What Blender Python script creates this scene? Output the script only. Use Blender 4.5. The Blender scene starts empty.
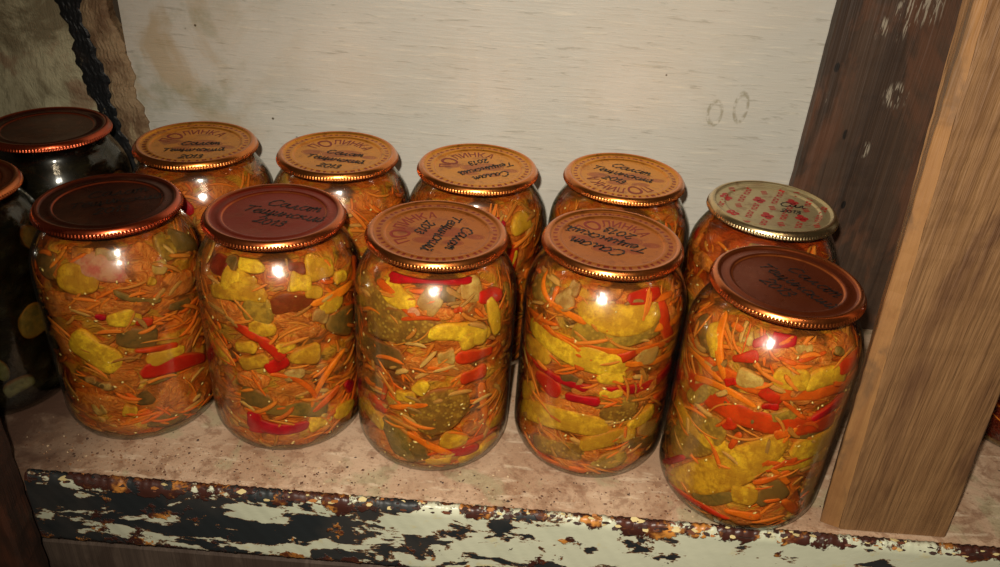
import bpy, math, random
from mathutils import Vector, Matrix
random.seed(7)
S = bpy.context.scene
COL = S.collection
PI = math.pi

# ---------------------------------------------------------------- helpers
def lin(r, g, b):
    f = lambda c: c/12.92 if c <= .04045 else ((c+.055)/1.055)**2.4
    return (f(r/255), f(g/255), f(b/255), 1)

def mesh(name, verts, faces, smooth=True, attrs=None):
    me = bpy.data.meshes.new(name)
    me.from_pydata(verts, [], faces)
    if smooth: me.polygons.foreach_set('use_smooth', [True]*len(me.polygons))
    for k, vals in (attrs or {}).items():
        a = me.attributes.new(k, 'FLOAT', 'POINT'); a.data.foreach_set('value', vals)
    me.update()
    return me

def obj(name, me, mat=None, parent=None, label=None):
    o = bpy.data.objects.new(name, me); COL.objects.link(o)
    if mat is not None and me is not None and not me.materials: me.materials.append(mat)
    if parent is not None: o.parent = parent
    if label: o['label'] = label
    return o

def tag(o, label=None, cat=None, group=None, kind=None):
    if label: o['label'] = label
    if cat: o['category'] = cat
    if group: o['group'] = group
    if kind: o['kind'] = kind
    return o

class NT:
    """small node-tree writer"""
    def __init__(s, name):
        s.m = bpy.data.materials.new(name); s.m.use_nodes = True
        s.t = s.m.node_tree; s.t.nodes.clear()
        s.out = s.t.nodes.new('ShaderNodeOutputMaterial')
        s.tc = s.n('ShaderNodeTexCoord')
    def n(s, typ, ins=None, **kw):
        nd = s.t.nodes.new(typ)
        for k, v in kw.items(): setattr(nd, k, v)
        for k, v in (ins or {}).items(): s.set(nd.inputs[k], v)
        return nd
    def set(s, sock, v):
        if isinstance(v, bpy.types.NodeSocket): s.t.links.new(v, sock)
        else: sock.default_value = v
    def coords(s, scale=(1,1,1), rot=(0,0,0), loc=(0,0,0), kind='Object'):
        return s.n('ShaderNodeMapping', {'Vector': s.tc.outputs[kind], 'Scale': scale, 'Rotation': rot, 'Location': loc}).outputs[0]
    def noise(s, vec, scale, detail=4, rough=.55, dist=0):
        return s.n('ShaderNodeTexNoise', {'Vector': vec, 'Scale': scale, 'Detail': detail, 'Roughness': rough, 'Distortion': dist}).outputs['Fac']
    def vor(s, vec, scale, feature='F1', out='Distance', rnd=1):
        return s.n('ShaderNodeTexVoronoi', {'Vector': vec, 'Scale': scale, 'Randomness': rnd}, feature=feature).outputs[out]
    def ramp(s, fac, stops, mode='LINEAR'):
        r = s.n('ShaderNodeValToRGB', {'Fac': fac}); r.color_ramp.interpolation = mode
        el = r.color_ramp.elements
        while len(el) < len(stops): el.new(.5)
        for e, (p, c) in zip(el, stops):
            e.position = p; e.color = c if not isinstance(c, (int, float)) else (c, c, c, 1)
        return r.outputs[0]
    def mix(s, fac, a, b, mode='MIX'):
        m = s.n('ShaderNodeMix', data_type='RGBA', blend_type=mode)
        s.set(m.inputs[0], fac); s.set(m.inputs[6], a); s.set(m.inputs[7], b)
        return m.outputs[2]
    def math(s, op, a, b=0, c=0, clamp=False):
        m = s.n('ShaderNodeMath', operation=op, use_clamp=clamp)
        s.set(m.inputs[0], a); s.set(m.inputs[1], b); s.set(m.inputs[2], c)
        return m.outputs[0]
    def step(s, v, lo, hi):
        return s.n('ShaderNodeMapRange', {'Value': v, 'From Min': lo, 'From Max': hi}, interpolation_type='SMOOTHSTEP').outputs[0]
    def attr(s, name):
        return s.n('ShaderNodeAttribute', attribute_name=name).outputs['Fac']
    def bump(s, h, strength=.5, dist=.001, normal=None):
        b = s.n('ShaderNodeBump', {'Height': h, 'Strength': strength, 'Distance': dist})
        if normal is not None: s.set(b.inputs['Normal'], normal)
        return b.outputs[0]
    def bsdf(s, color, rough=.5, metal=0, normal=None, spec=.5, coat=0, coat_rough=.1, sss=0):
        b = s.n('ShaderNodeBsdfPrincipled', {'Base Color': color, 'Roughness': rough, 'Metallic': metal,
                                             'Specular IOR Level': spec, 'Coat Weight': coat, 'Coat Roughness': coat_rough})
        if sss: 
            b.inputs['Subsurface Weight'].default_value = sss
            b.inputs['Subsurface Radius'].default_value = (.004, .002, .0008)
            b.inputs['Subsurface Scale'].default_value = 1
        if normal is not None: s.set(b.inputs['Normal'], normal)
        s.t.links.new(b.outputs[0], s.out.inputs['Surface'])
        return s.m

# ---------------------------------------------------------------- materials
def veg_mat(name, c1, c2, skin=None, seeds=False, nscale=220, rough=.38, sss=0.0):
    n = NT(name); v = n.coords()
    f = n.noise(v, nscale, 4, .6)
    g = n.noise(v, nscale*.3, 4, .6)
    col = n.mix(n.step(f, .35, .68), c1, c2)
    r = n.n('ShaderNodeObjectInfo').outputs['Random']
    col = n.mix(n.math('MULTIPLY', n.step(g, .42, .6), .8), col, c2)
    rim = n.step(n.math('ADD', n.attr('rim'), n.math('MULTIPLY', g, .35)), .82, 1.22)
    thin = n.mix(.5, col, lin(196,104,34))
    col = n.mix(n.math('MULTIPLY', rim, .85), col, thin)
    if skin is not None: col = n.mix(n.math('MULTIPLY', n.step(n.math('ADD', n.attr('edge'), n.math('MULTIPLY', f, .25)), .80, 1.0), .85), col, skin)
    fine = n.noise(n.coords(loc=(1, 3, 5)), 900, 3, .6)
    col = n.mix(n.math('MULTIPLY', n.step(fine, .52, .7), .35), col, lin(120,78,26))
    hsv = n.n('ShaderNodeHueSaturation', {'Hue': n.math('MULTIPLY_ADD', r, .02, .49), 'Value': n.math('MULTIPLY_ADD', r, .35, .82), 'Color': col})
    col = hsv.outputs[0]
    if seeds:
        d = n.vor(v, 330); col = n.mix(n.step(d, .42, .15), col, seeds)
    return n.bsdf(col, .5, 0, n.bump(f, .45, .0008), spec=.12, sss=.3)

M = {}
M['Y'] = veg_mat('yellow_flesh', lin(224,172,40), lin(178,124,30), lin(116,92,30))
M['O'] = veg_mat('olive_flesh', lin(168,124,42), lin(124,88,34), lin(86,70,28), seeds=lin(170,130,48))
M['D'] = veg_mat('dark_skin_and_shade', lin(92,72,34), lin(128,92,42), lin(70,58,28))
M['R'] = veg_mat('red_pepper', lin(196,34,10), lin(164,24,8), None, nscale=120, rough=.3)
M['B'] = veg_mat('brown_red_pepper', lin(132,44,18), lin(104,34,12), None)
M['N'] = veg_mat('pale_onion', lin(190,152,84), lin(160,112,52), None)
M['P'] = veg_mat('purple_onion', lin(176,74,62), lin(186,128,96), None)
M['C'] = veg_mat('carrot', lin(222,104,20), lin(196,82,14), None, nscale=120)
M['G'] = veg_mat('grey_green_cucumber', lin(128,122,80), lin(88,84,50), lin(36,38,20))

def shred_mat(name, stops):
    n = NT(name); t = n.attr('tint')
    col = n.ramp(t, stops)
    f = n.noise(n.coords(), 400, 2)
    col = n.mix(n.math('MULTIPLY', f, .35), col, lin(130,70,22))
    return n.bsdf(col, .5, 0, None, spec=.12, sss=.35)
M['shred'] = shred_mat('carrot_shreds', [(0, lin(166,104,40)), (.25, lin(206,122,42)), (.55, lin(228,122,38)), (.8, lin(234,114,30)), (1, lin(224,92,20))])
M['seed'] = NT('pale_sparkle').bsdf(lin(236,206,130), .3, spec=.6)  # pale specks imitating the sparkle of oil drops
M['oshred'] = shred_mat('onion_shreds', [(0, lin(150,106,50)), (.4, lin(190,132,62)), (.8, lin(208,158,84)), (1, lin(196,92,34))])

def mush_mat(name, a, b, c, pale=None, hi=None, sc=1):
    """grated vegetables packed together: fibres that swirl round the jar"""
    n = NT(name)
    warp = n.n('ShaderNodeTexNoise', {'Vector': n.coords(), 'Scale': 38*sc, 'Detail': 2}).outputs['Color']
    wv = n.n('ShaderNodeVectorMath', {0: n.n('ShaderNodeVectorMath', {0: warp, 1: (-.5, -.5, -.5)}, operation='ADD').outputs[0], 1: (.05, .05, .05)}, operation='MULTIPLY').outputs[0]
    v0 = n.n('ShaderNodeVectorMath', {0: n.tc.outputs['Object'], 1: wv}, operation='ADD').outputs[0]
    v = n.n('ShaderNodeMapping', {'Vector': v0, 'Scale': (1, 1, 4.2)}).outputs[0]
    f = n.noise(v, 105*sc, 5, .6); f2 = n.noise(v, 300*sc, 4, .6)
    g = n.noise(n.coords((1, 1, 1.6), loc=(3, 1, 7)), 42*sc, 3, .55, .6); g2 = n.noise(n.coords((1, 1, 1.5), loc=(9, 4, 2)), 55*sc, 3, .5, .5)
    col = n.mix(n.step(f, .36, .62), a, b)
    if hi is not None: col = n.mix(n.math('MULTIPLY', n.step(g2, .53, .62), .75), col, hi)
    col = n.mix(n.math('MULTIPLY', n.step(f2, .52, .66), .5), col, pale if pale is not None else b)
    col = n.mix(n.math('MULTIPLY', n.step(f2, .44, .33), .6), col, c)  # dark colour c also paints the shadow in gaps between the fibres
    col = n.mix(n.math('MULTIPLY', n.step(g, .54, .66), .85), col, c)
    hh = n.math('ADD', n.math('MULTIPLY', f, 1.0), n.math('MULTIPLY', f2, .5))
    return n.bsdf(col, .42, 0, n.bump(hh, .9, .003), spec=.25, sss=.12)
M['mush'] = mush_mat('salad_mush', lin(188,92,28), lin(218,124,44), lin(92,62,26), lin(226,166,84), lin(198,158,46))
M['A'] = mush_mat('grated_carrot', lin(204,100,28), lin(228,132,48), lin(150,78,28), lin(232,168,86), lin(206,120,36), 1.3)
M['mush_red'] = mush_mat('red_salad_mush', lin(170,66,18), lin(196,92,30), lin(104,40,16), lin(214,120,56), lin(206,84,30))
M['mush_dark'] = mush_mat('dark_pickle_mush', lin(34,28,14), lin(48,40,18), lin(22,20,10))
M['mush_beet'] = mush_mat('dark_red_mush', lin(96,24,10), lin(120,34,14), lin(60,18,8))

def brine_mat(name, col, dens):
    n = NT(name)
    tr = n.n('ShaderNodeBsdfTransparent', {'Color': (1, 1, 1, 1)})
    n.t.links.new(tr.outputs[0], n.out.inputs['Surface'])
    va = n.n('ShaderNodeVolumeAbsorption', {'Color': col, 'Density': dens})
    n.t.links.new(va.outputs[0], n.out.inputs['Volume'])
    return n.m
M['brine'] = brine_mat('oily_brine', (.88, .60, .22, 1), 85)
M['brine_dark'] = brine_mat('dark_brine', (.45, .38, .16, 1), 260)

def glass_mat():
    n = NT('jar_glass')
    nz = n.noise(n.coords((1, 1, .6)), 75, 3, .5)
    bp = n.bump(nz, .4, .0012)
    fac = n.n('ShaderNodeLayerWeight', {'Blend': .5, 'Normal': bp}).outputs['Facing']
    p5 = n.math('POWER', fac, 4.5)
    k = n.math('MULTIPLY_ADD', p5, .75, .045, True)
    tint = n.mix(n.math('POWER', fac, 3.5), (.97, .98, .94, 1), (.36, .36, .24, 1))
    tr = n.n('ShaderNodeBsdfTransparent', {'Color': tint})
    gl = n.n('ShaderNodeBsdfGlossy', {'Color': (1, 1, 1, 1), 'Roughness': .13, 'Normal': bp})
    g2 = n.n('ShaderNodeBsdfGlossy', {'Color': (1, .97, .9, 1), 'Roughness': .32})
    gl = n.n('ShaderNodeMixShader', {0: .13, 1: gl.outputs[0], 2: g2.outputs[0]})
    mx = n.n('ShaderNodeMixShader', {0: k, 1: tr.outputs[0], 2: gl.outputs[0]})
    n.t.links.new(mx.outputs[0], n.out.inputs['Surface'])
    return n.m
M['glass'] = glass_mat()

def lid_mat(name, base, ring, printed=True, blobs=lin(150,40,18), rough=.3, metal=.85):
    n = NT(name)
    xyz = n.n('ShaderNodeSeparateXYZ', {'Vector': n.tc.outputs['Object']})
    x, y = xyz.outputs[0], xyz.outputs[1]
    r = n.math('SQRT', n.math('ADD', n.math('MULTIPLY', x, x), n.math('MULTIPLY', y, y)))
    f = n.noise(n.coords(), 160, 5, .65)
    g = n.noise(n.coords(loc=(.3, .7, 0)), 45, 4, .6)
    col = n.mix(n.math('MULTIPLY', n.step(g, .45, .7), .5), base, n.mix(.5, base, lin(150,80,44)))
    if printed:
        an = n.math('ARCTAN2', y, x)
        dash = n.math('ADD', n.math('SINE', n.math('MULTIPLY', an, 46)), n.math('MULTIPLY', n.math('SINE', n.math('MULTIPLY', an, 73)), .7))
        band = n.math('MULTIPLY', n.step(r, .0340, .0343), n.step(r, .0370, .0366))
        dm = n.math('MULTIPLY', band, n.step(n.math('ADD', dash, n.math('MULTIPLY', f, .8)), .3, .8))
        # printed vegetables: a cluster of round red shapes in the middle
        bl = None
        for (bx, by, rx, ry) in ((-.0195, .0005, .0078, .0050), (.0070, .0020, .0120, .0072), (-.0045, -.0015, .0085, .0058), (.0235, -.0020, .0062, .0036), (-.0060, -.0110, .0080, .0044), (.0110, -.0115, .0066, .0040)):
            dx = n.math('DIVIDE', n.math('SUBTRACT', x, bx), rx); dy = n.math('DIVIDE', n.math('SUBTRACT', y, by), ry)
            d = n.math('SQRT', n.math('ADD', n.math('MULTIPLY', dx, dx), n.math('MULTIPLY', dy, dy)))
            q = n.math('MULTIPLY', n.step(d, 1, .94), n.math('SUBTRACT', 1, n.math('MULTIPLY', n.math('MULTIPLY', n.step(d, .80, .84), n.step(d, .92, .88)), .6)))
            q = n.math('MULTIPLY', q, .62)
            bl = q if bl is None else n.math('MAXIMUM', bl, q)
        dm = n.math('MAXIMUM', dm, bl)
        dm = n.math('MULTIPLY', dm, n.step(f, .25, .42))
        col = n.mix(n.math('MULTIPLY', dm, .95), col, blobs)
    lines = n.math('MULTIPLY', n.step(r, .0308, .0311), n.step(r, .0320, .0317))
    col = n.mix(n.math('MULTIPLY', lines, .6), col, ring)
    col = n.mix(n.step(r, .0385, .0395), col, ring)
    # scuffs
    col = n.mix(n.math('MULTIPLY', n.step(n.noise(n.coords((1, 6, 1), (0, 0, .6)), 120, 4, .7), .64, .75), .25), col, lin(206,160,96))
    col = n.mix(n.math('MULTIPLY', n.step(n.noise(n.coords(loc=(7, 2, 0)), 90, 6, .7), .52, .64), .4), col, lin(134,58,28))
    rg = n.step(r, .0385, .0395)
    ro = n.mix(rg, n.math('MULTIPLY_ADD', f, .25, rough-.12), n.math('MULTIPLY_ADD', f, .06, .25))
    n.bsdf(col, ro, n.math('MULTIPLY_ADD', rg, 1-metal, metal), n.bump(f, n.math('MULTIPLY_ADD', rg, -.22, .3), .0006), coat=n.math('MULTIPLY_ADD', rg, .55, .12), coat_rough=.2)
    return n.m
M['lid_gold'] = lid_mat('golden_printed_tin', lin(228,152,48), lin(228,136,60))
M['lid_gold_dull'] = lid_mat('dull_golden_printed_tin', lin(196,112,40), lin(224,130,60))
M['lid_red'] = lid_mat('red_brown_tin', lin(148,44,20), lin(222,116,58), False)
M['lid_brown'] = lid_mat('brown_tin', lin(136,60,26), lin(226,124,58), False)
M['lid_dim_reflection'] = lid_mat('brown_tin_dim_reflection', lin(88,40,26), lin(206,88,46), False)  # base colour darkened to carry the dim surroundings these lids reflect
M['lid_silver'] = lid_mat('silver_tin', lin(196,178,132), lin(214,190,140), False, rough=.34, metal=.7)
M['ink'] = NT('black_marker').bsdf(lin(20,10,8), .5)
M['print'] = NT('red_print').bsdf(lin(140,34,12), .4, .3)
M['print_red'] = NT('crimson_print').bsdf(lin(176,30,28), .4, .2)

def wall_mat():
    n = NT('cream_painted_board'); v = n.coords()
    base = n.mix(n.step(n.noise(v, 5, 3), .35, .65), lin(192,188,177), lin(204,198,186))
    st = n.noise(n.coords((3, 1, 40), (0, .02, 0)), 9, 6, .65, .3)            # brush strokes
    st2 = n.noise(n.coords((6, 1, 60), (0, -.03, 0)), 7, 6, .62, .5)
    base = n.mix(n.math('MULTIPLY', n.step(st2, .57, .70), .5), base, lin(140,134,118))
    base = n.mix(n.math('MULTIPLY', n.step(st, .55, .72), .3), base, lin(240,228,204))
    # yellow damp stains toward the left end, greenish too
    x = n.n('ShaderNodeSeparateXYZ', {'Vector': v}).outputs[0]; z = n.n('ShaderNodeSeparateXYZ', {'Vector': v}).outputs[2]
    lft = n.step(x, -.16, -.30)
    s1 = n.math('MULTIPLY', n.step(n.noise(v, 13, 5, .6, .8), .45, .62), n.math('MULTIPLY_ADD', lft, .75, .12))
    base = n.mix(n.math('MULTIPLY', s1, .6), base, lin(168,138,84))
    s2 = n.math('MULTIPLY', n.step(n.noise(n.coords(loc=(4, 0, 2)), 22, 5, .6), .5, .66), lft)
    base = n.mix(n.math('MULTIPLY', s2, .55), base, lin(128,128,92))
    # two oval ring stains
    for cx, cz, rx, rz in ((.1478, .182, .0062, .0105), (.1672, .188, .0058, .0125)):
        dx = n.math('DIVIDE', n.math('SUBTRACT', x, cx), rx); dz = n.math('DIVIDE', n.math('SUBTRACT', z, cz), rz)
        d = n.math('SQRT', n.math('ADD', n.math('MULTIPLY', dx, dx), n.math('MULTIPLY', dz, dz)))
        ringm = n.math('MULTIPLY', n.step(d, .55, .85), n.step(d, 1.15, .95))
        ringm = n.math('MULTIPLY', ringm, n.step(n.noise(v, 260, 3), .36, .6))
        base = n.mix(n.math('MULTIPLY', ringm, .6), base, lin(132,122,92))
    sp = n.vor(v, 42)
    base = n.mix(n.math('MULTIPLY', n.step(sp, .05, .03), n.step(n.noise(v, 17), .52, .56)), base, lin(92,80,60))
    h = n.math('ADD', n.math('MULTIPLY', st, .6), n.math('MULTIPLY', st2, .5))
    return n.bsdf(base, .5, 0, n.bump(h, .35, .002), spec=.4)
M['wall'] = wall_mat()

def old_wall_mat():
    n = NT('mottled_old_plaster'); v = n.coords()
    a = n.noise(v, 16, 6, .65, 1.2); b = n.noise(n.coords((1, 1, .35)), 60, 5, .7, .5)
    col = n.mix(n.step(a, .38, .6), lin(192,184,150), lin(136,124,96))
    col = n.mix(n.math('MULTIPLY', n.step(b, .55, .68), .6), col, lin(84,72,52))
    col = n.mix(n.math('MULTIPLY', n.step(n.noise(n.coords(loc=(2, 2, 2)), 28, 4), .56, .66), .5), col, lin(136,86,60))
    cr = n.vor(n.mix(.12, v, n.n('ShaderNodeTexNoise', {'Vector': v, 'Scale': 20}).outputs['Color']), 20, 'DISTANCE_TO_EDGE')
    col = n.mix(n.math('MULTIPLY', n.step(cr, .03, .005), .0), col, lin(66,56,40))
    return n.bsdf(col, .75, 0, n.bump(n.math('ADD', n.math('MULTIPLY', a, 1.2), b), .9, .004))
M['old_wall'] = old_wall_mat()

def tar_mat():
    n = NT('black_flaking_tar'); v = n.coords()
    a = n.noise(n.coords((1, 1, .4)), 90, 5, .7)
    col = n.mix(n.step(a, .60, .70), lin(22,24,26), lin(132,118,92))
    col = n.mix(n.math('MULTIPLY', n.step(n.noise(v, 40, 4), .55, .7), .4), col, lin(52,40,30))
    return n.bsdf(col, .45, 0, n.bump(a, .8, .002))
M['tar'] = tar_mat()
def flake_mat():
    n = NT('brown_flaking_edge'); v = n.coords()
    a = n.noise(n.coords((1, 1, .3)), 110, 6, .7); b = n.noise(v, 34, 5, .65)
    col = n.mix(n.step(b, .4, .62), lin(158,132,100), lin(112,84,58))
    col = n.mix(n.math('MULTIPLY', n.step(a, .56, .68), .7), col, lin(176,156,120))
    col = n.mix(n.step(n.noise(n.coords(loc=(1, 1, 1)), 60, 5), .66, .72), col, lin(40,34,28))
    return n.bsdf(col, .7, 0, n.bump(n.math('ADD', a, b), 1, .003))
M['flake'] = flake_mat()

def wood_mat(name, c1, c2, c3, scale=1.0, stain=None, scratch=None, rough=.6, grain=90, along=.03):
    n = NT(name)
    v = n.coords((1, 1, along))
    g = n.noise(v, grain, 5, .6, .25); g2 = n.noise(n.coords((1, 1, .02), loc=(1, 2, 3)), grain*3.2, 3, .6)
    big = n.noise(n.coords((1, 1, .45)), 14*scale, 6, .6, .6)
    col = n.mix(n.math('MULTIPLY', n.step(g, .36, .64), .75), c1, c2)
    col = n.mix(n.math('MULTIPLY', n.step(g2, .5, .66), .35), col, c3)
    col = n.mix(n.math('MULTIPLY', n.step(n.noise(n.coords(loc=(2, 5, 8)), 24*scale, 6, .65, .4), .48, .7), .4), col, c3)
    if stain: col = n.mix(n.math('MULTIPLY', n.step(big, .48, .60), .7), col, stain)
    if scratch:
        sc = n.noise(n.coords((1, 1, .10), (0, .45, 0), kind='Object'), 620, 3, .6)
        xyz = n.n('ShaderNodeSeparateXYZ', {'Vector': n.tc.outputs['Object']}); x, z = xyz.outputs[0], xyz.outputs[2]
        def spotm(cx, cz, rx, rz, lo=1.0, hi=.5):
            dx = n.math('DIVIDE', n.math('SUBTRACT', x, cx), rx); dz = n.math('DIVIDE', n.math('SUBTRACT', z, cz), rz)
            return n.step(n.math('SQRT', n.math('ADD', n.math('MULTIPLY', dx, dx), n.math('MULTIPLY', dz, dz))), lo, hi)
        reg = None
        for q in SCR:
            k = spotm(*q); reg = k if reg is None else n.math('MAXIMUM', reg, k)
        col = n.mix(n.math('MULTIPLY', n.math('MULTIPLY', n.step(sc, .53, .60), reg), .75), col, scratch)
        for q in KNOTS: col = n.mix(n.math('MULTIPLY', spotm(*q, 1.1, .7), n.step(g2, .3, .5)), col, lin(22,16,12))
    return n.bsdf(col, rough, 0, n.bump(n.math('ADD', g, n.math('MULTIPLY', g2, .6)), .8, .002))
SCR = [(.2655, .268, .011, .020), (.281, .276, .013, .018), (.252, .258, .006, .010), (.277, .210, .012, .012), (.266, .166, .004, .008), (.226, .205, .003, .005), (.229, .176, .003, .004)]
KNOTS = [(.2475, .1770, .0022, .0045), (.2275, .2280, .0022, .0040), (.262, .118, .002, .004)]
M['dark_wood'] = wood_mat('dark_weathered_wood', lin(80,60,46), lin(58,43,33), lin(42,31,25), 1.6, lin(104,68,48), lin(176,164,144), .55, 60)
M['pine'] = wood_mat('dirty_pine', lin(134,98,62), lin(112,78,47), lin(84,56,33), 1, lin(80,50,31), None, .6, 170, .09)
M['pine_side'] = wood_mat('fresh_pine_edge', lin(148,106,62), lin(126,86,50), lin(120,80,44), 2.5, lin(98,72,48), None, .55)
M['post_wood'] = wood_mat('rusty_brown_wood', lin(58,36,26), lin(40,24,17), lin(26,17,13), 1.5, lin(84,46,28), None, .6)
M['rail'] = wood_mat('dusty_grey_wood', lin(90,74,62), lin(68,54,45), lin(52,40,33), 2, lin(60,44,34), None, .8)

def shelf_mat():
    n = NT('dirty_pinkish_paint'); v = n.coords()
    a = n.noise(v, 14, 6, .65, .4); b = n.noise(v, 70, 5, .7); c = n.noise(n.coords(loc=(5, 5, 5)), 26, 5, .6, .6)
    col = n.mix(n.step(a, .35, .65), lin(196,166,138), lin(170,136,108))
    col = n.mix(n.math('MULTIPLY', n.step(b, .50, .62), .6), col, lin(130,92,66))
    col = n.mix(n.math('MULTIPLY', n.step(c, .54, .64), .5), col, lin(160,156,120))
    col = n.mix(n.math('MULTIPLY', n.step(n.noise(n.coords((.3, 1, 1), loc=(1, 8, 2)), 120, 5, .6), .56, .66), .5), col, lin(222,200,172))
    col = n.mix(n.math('MULTIPLY', n.step(n.noise(n.coords(loc=(8, 3, 3)), 34, 6, .7, .8), .54, .66), .55), col, lin(122,84,60))
    col = n.mix(n.math('MULTIPLY', n.step(n.noise(n.coords(loc=(2, 6, 3)), 420, 3, .7), .55, .7), .4), col, lin(112,80,58))
    s = n.n('ShaderNodeSeparateXYZ', {'Vector': v})
    # grime in the left corner and along the worn front edge
    gx = n.step(n.math('ADD', s.outputs[0], n.math('MULTIPLY', a, .08)), -.205, -.262)
    col = n.mix(n.math('MULTIPLY', gx, n.math('MULTIPLY_ADD', n.step(c, .4, .6), .35, .65)), col, lin(88,62,48))
    gy = n.step(n.math('ADD', s.outputs[1], n.math('MULTIPLY', b, .012)), -.064, -.069)
    col = n.mix(n.math('MULTIPLY', gy, .8), col, lin(116,72,48))
    gd = n.noise(n.coords(loc=(6, 6, 1)), 210, 4, .75)
    col = n.mix(n.math('MULTIPLY', n.step(gd, .65, .71), .75), col, lin(96,62,44))
    return n.bsdf(col, .6, 0, n.bump(n.math('ADD', b, n.math('MULTIPLY', a, .5)), .6, .0015))
M['shelf'] = shelf_mat()

def peel_mat():
    n = NT('peeling_white_paint_over_black'); v = n.coords((.62, 1, 1.5)); s = n.n('ShaderNodeSeparateXYZ', {'Vector': n.tc.outputs['Object']})
    x, z = s.outputs[0], s.outputs[2]
    a = n.noise(v, 44, 6, .6, .35); b = n.noise(n.coords((1, 1, 1.4), loc=(4, 1, 2)), 70, 6, .65); c = n.noise(n.coords(loc=(7, 7, 7)), 20, 5, .6)
    # threshold slides: less paint on the left end, nearly whole on the right
    th = n.n('ShaderNodeMapRange', {'Value': x, 'From Min': -.24, 'From Max': .12, 'To Min': .555, 'To Max': .432}).outputs[0]
    d = n.math('SUBTRACT', n.math('ADD', n.math('MULTIPLY', a, .85), n.math('MULTIPLY', b, .15)), th)
    paint = n.step(d, -.001, .004)
    col = n.mix(n.step(c, .4, .65), lin(34,38,40), lin(52,50,48))
    pc = n.mix(n.step(n.noise(v, 12, 4), .4, .65), lin(204,204,178), lin(190,192,166))
    pc = n.mix(n.math('MULTIPLY', n.step(b, .6, .72), .5), pc, lin(206,186,120))
    col = n.mix(paint, col, pc)
    # thin dark line round each flake, then rust blooms
    rim = n.math('MULTIPLY', n.step(d, .014, .003), n.step(d, -.012, -.002))
    col = n.mix(n.math('MULTIPLY', rim, .55), col, lin(150,92,36))
    edge = n.math('MAXIMUM', n.step(z, -.012, -.003), n.math('MULTIPLY', n.step(z, -.046, -.054), .8))
    rf = n.math('ADD', n.noise(n.coords((1, 1, 1), loc=(2, 9, 4)), 46, 6, .62), n.math('MULTIPLY', edge, .12))
    rust = n.step(rf, .60, .63)
    rc = n.mix(n.step(b, .42, .62), lin(84,40,24), lin(206,136,60))
    rc = n.mix(n.step(n.noise(n.coords(loc=(3, 3, 9)), 60, 4), .44, .52), rc, lin(66,34,26))
    col = n.mix(rust, col, rc)
    h = n.math('ADD', n.math('MULTIPLY', paint, .8), n.math('ADD', n.math('MULTIPLY', b, .35), n.math('MULTIPLY', rust, .5)))
    return n.bsdf(col, n.math('MULTIPLY_ADD', paint, -.12, .5), 0, n.bump(h, .8, .0012))
M['peel'] = peel_mat()
M['under'] = NT('dark_underside').bsdf(lin(40,22,14), .8)
def crumb_mat():
    n = NT('crumbs'); return n.bsdf(n.ramp(n.attr('tint'), [(0, lin(52,30,18)), (.35, lin(96,58,34)), (.7, lin(150,106,70)), (1, lin(206,182,146))]), .7)
M['crumb'] = crumb_mat()
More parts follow.
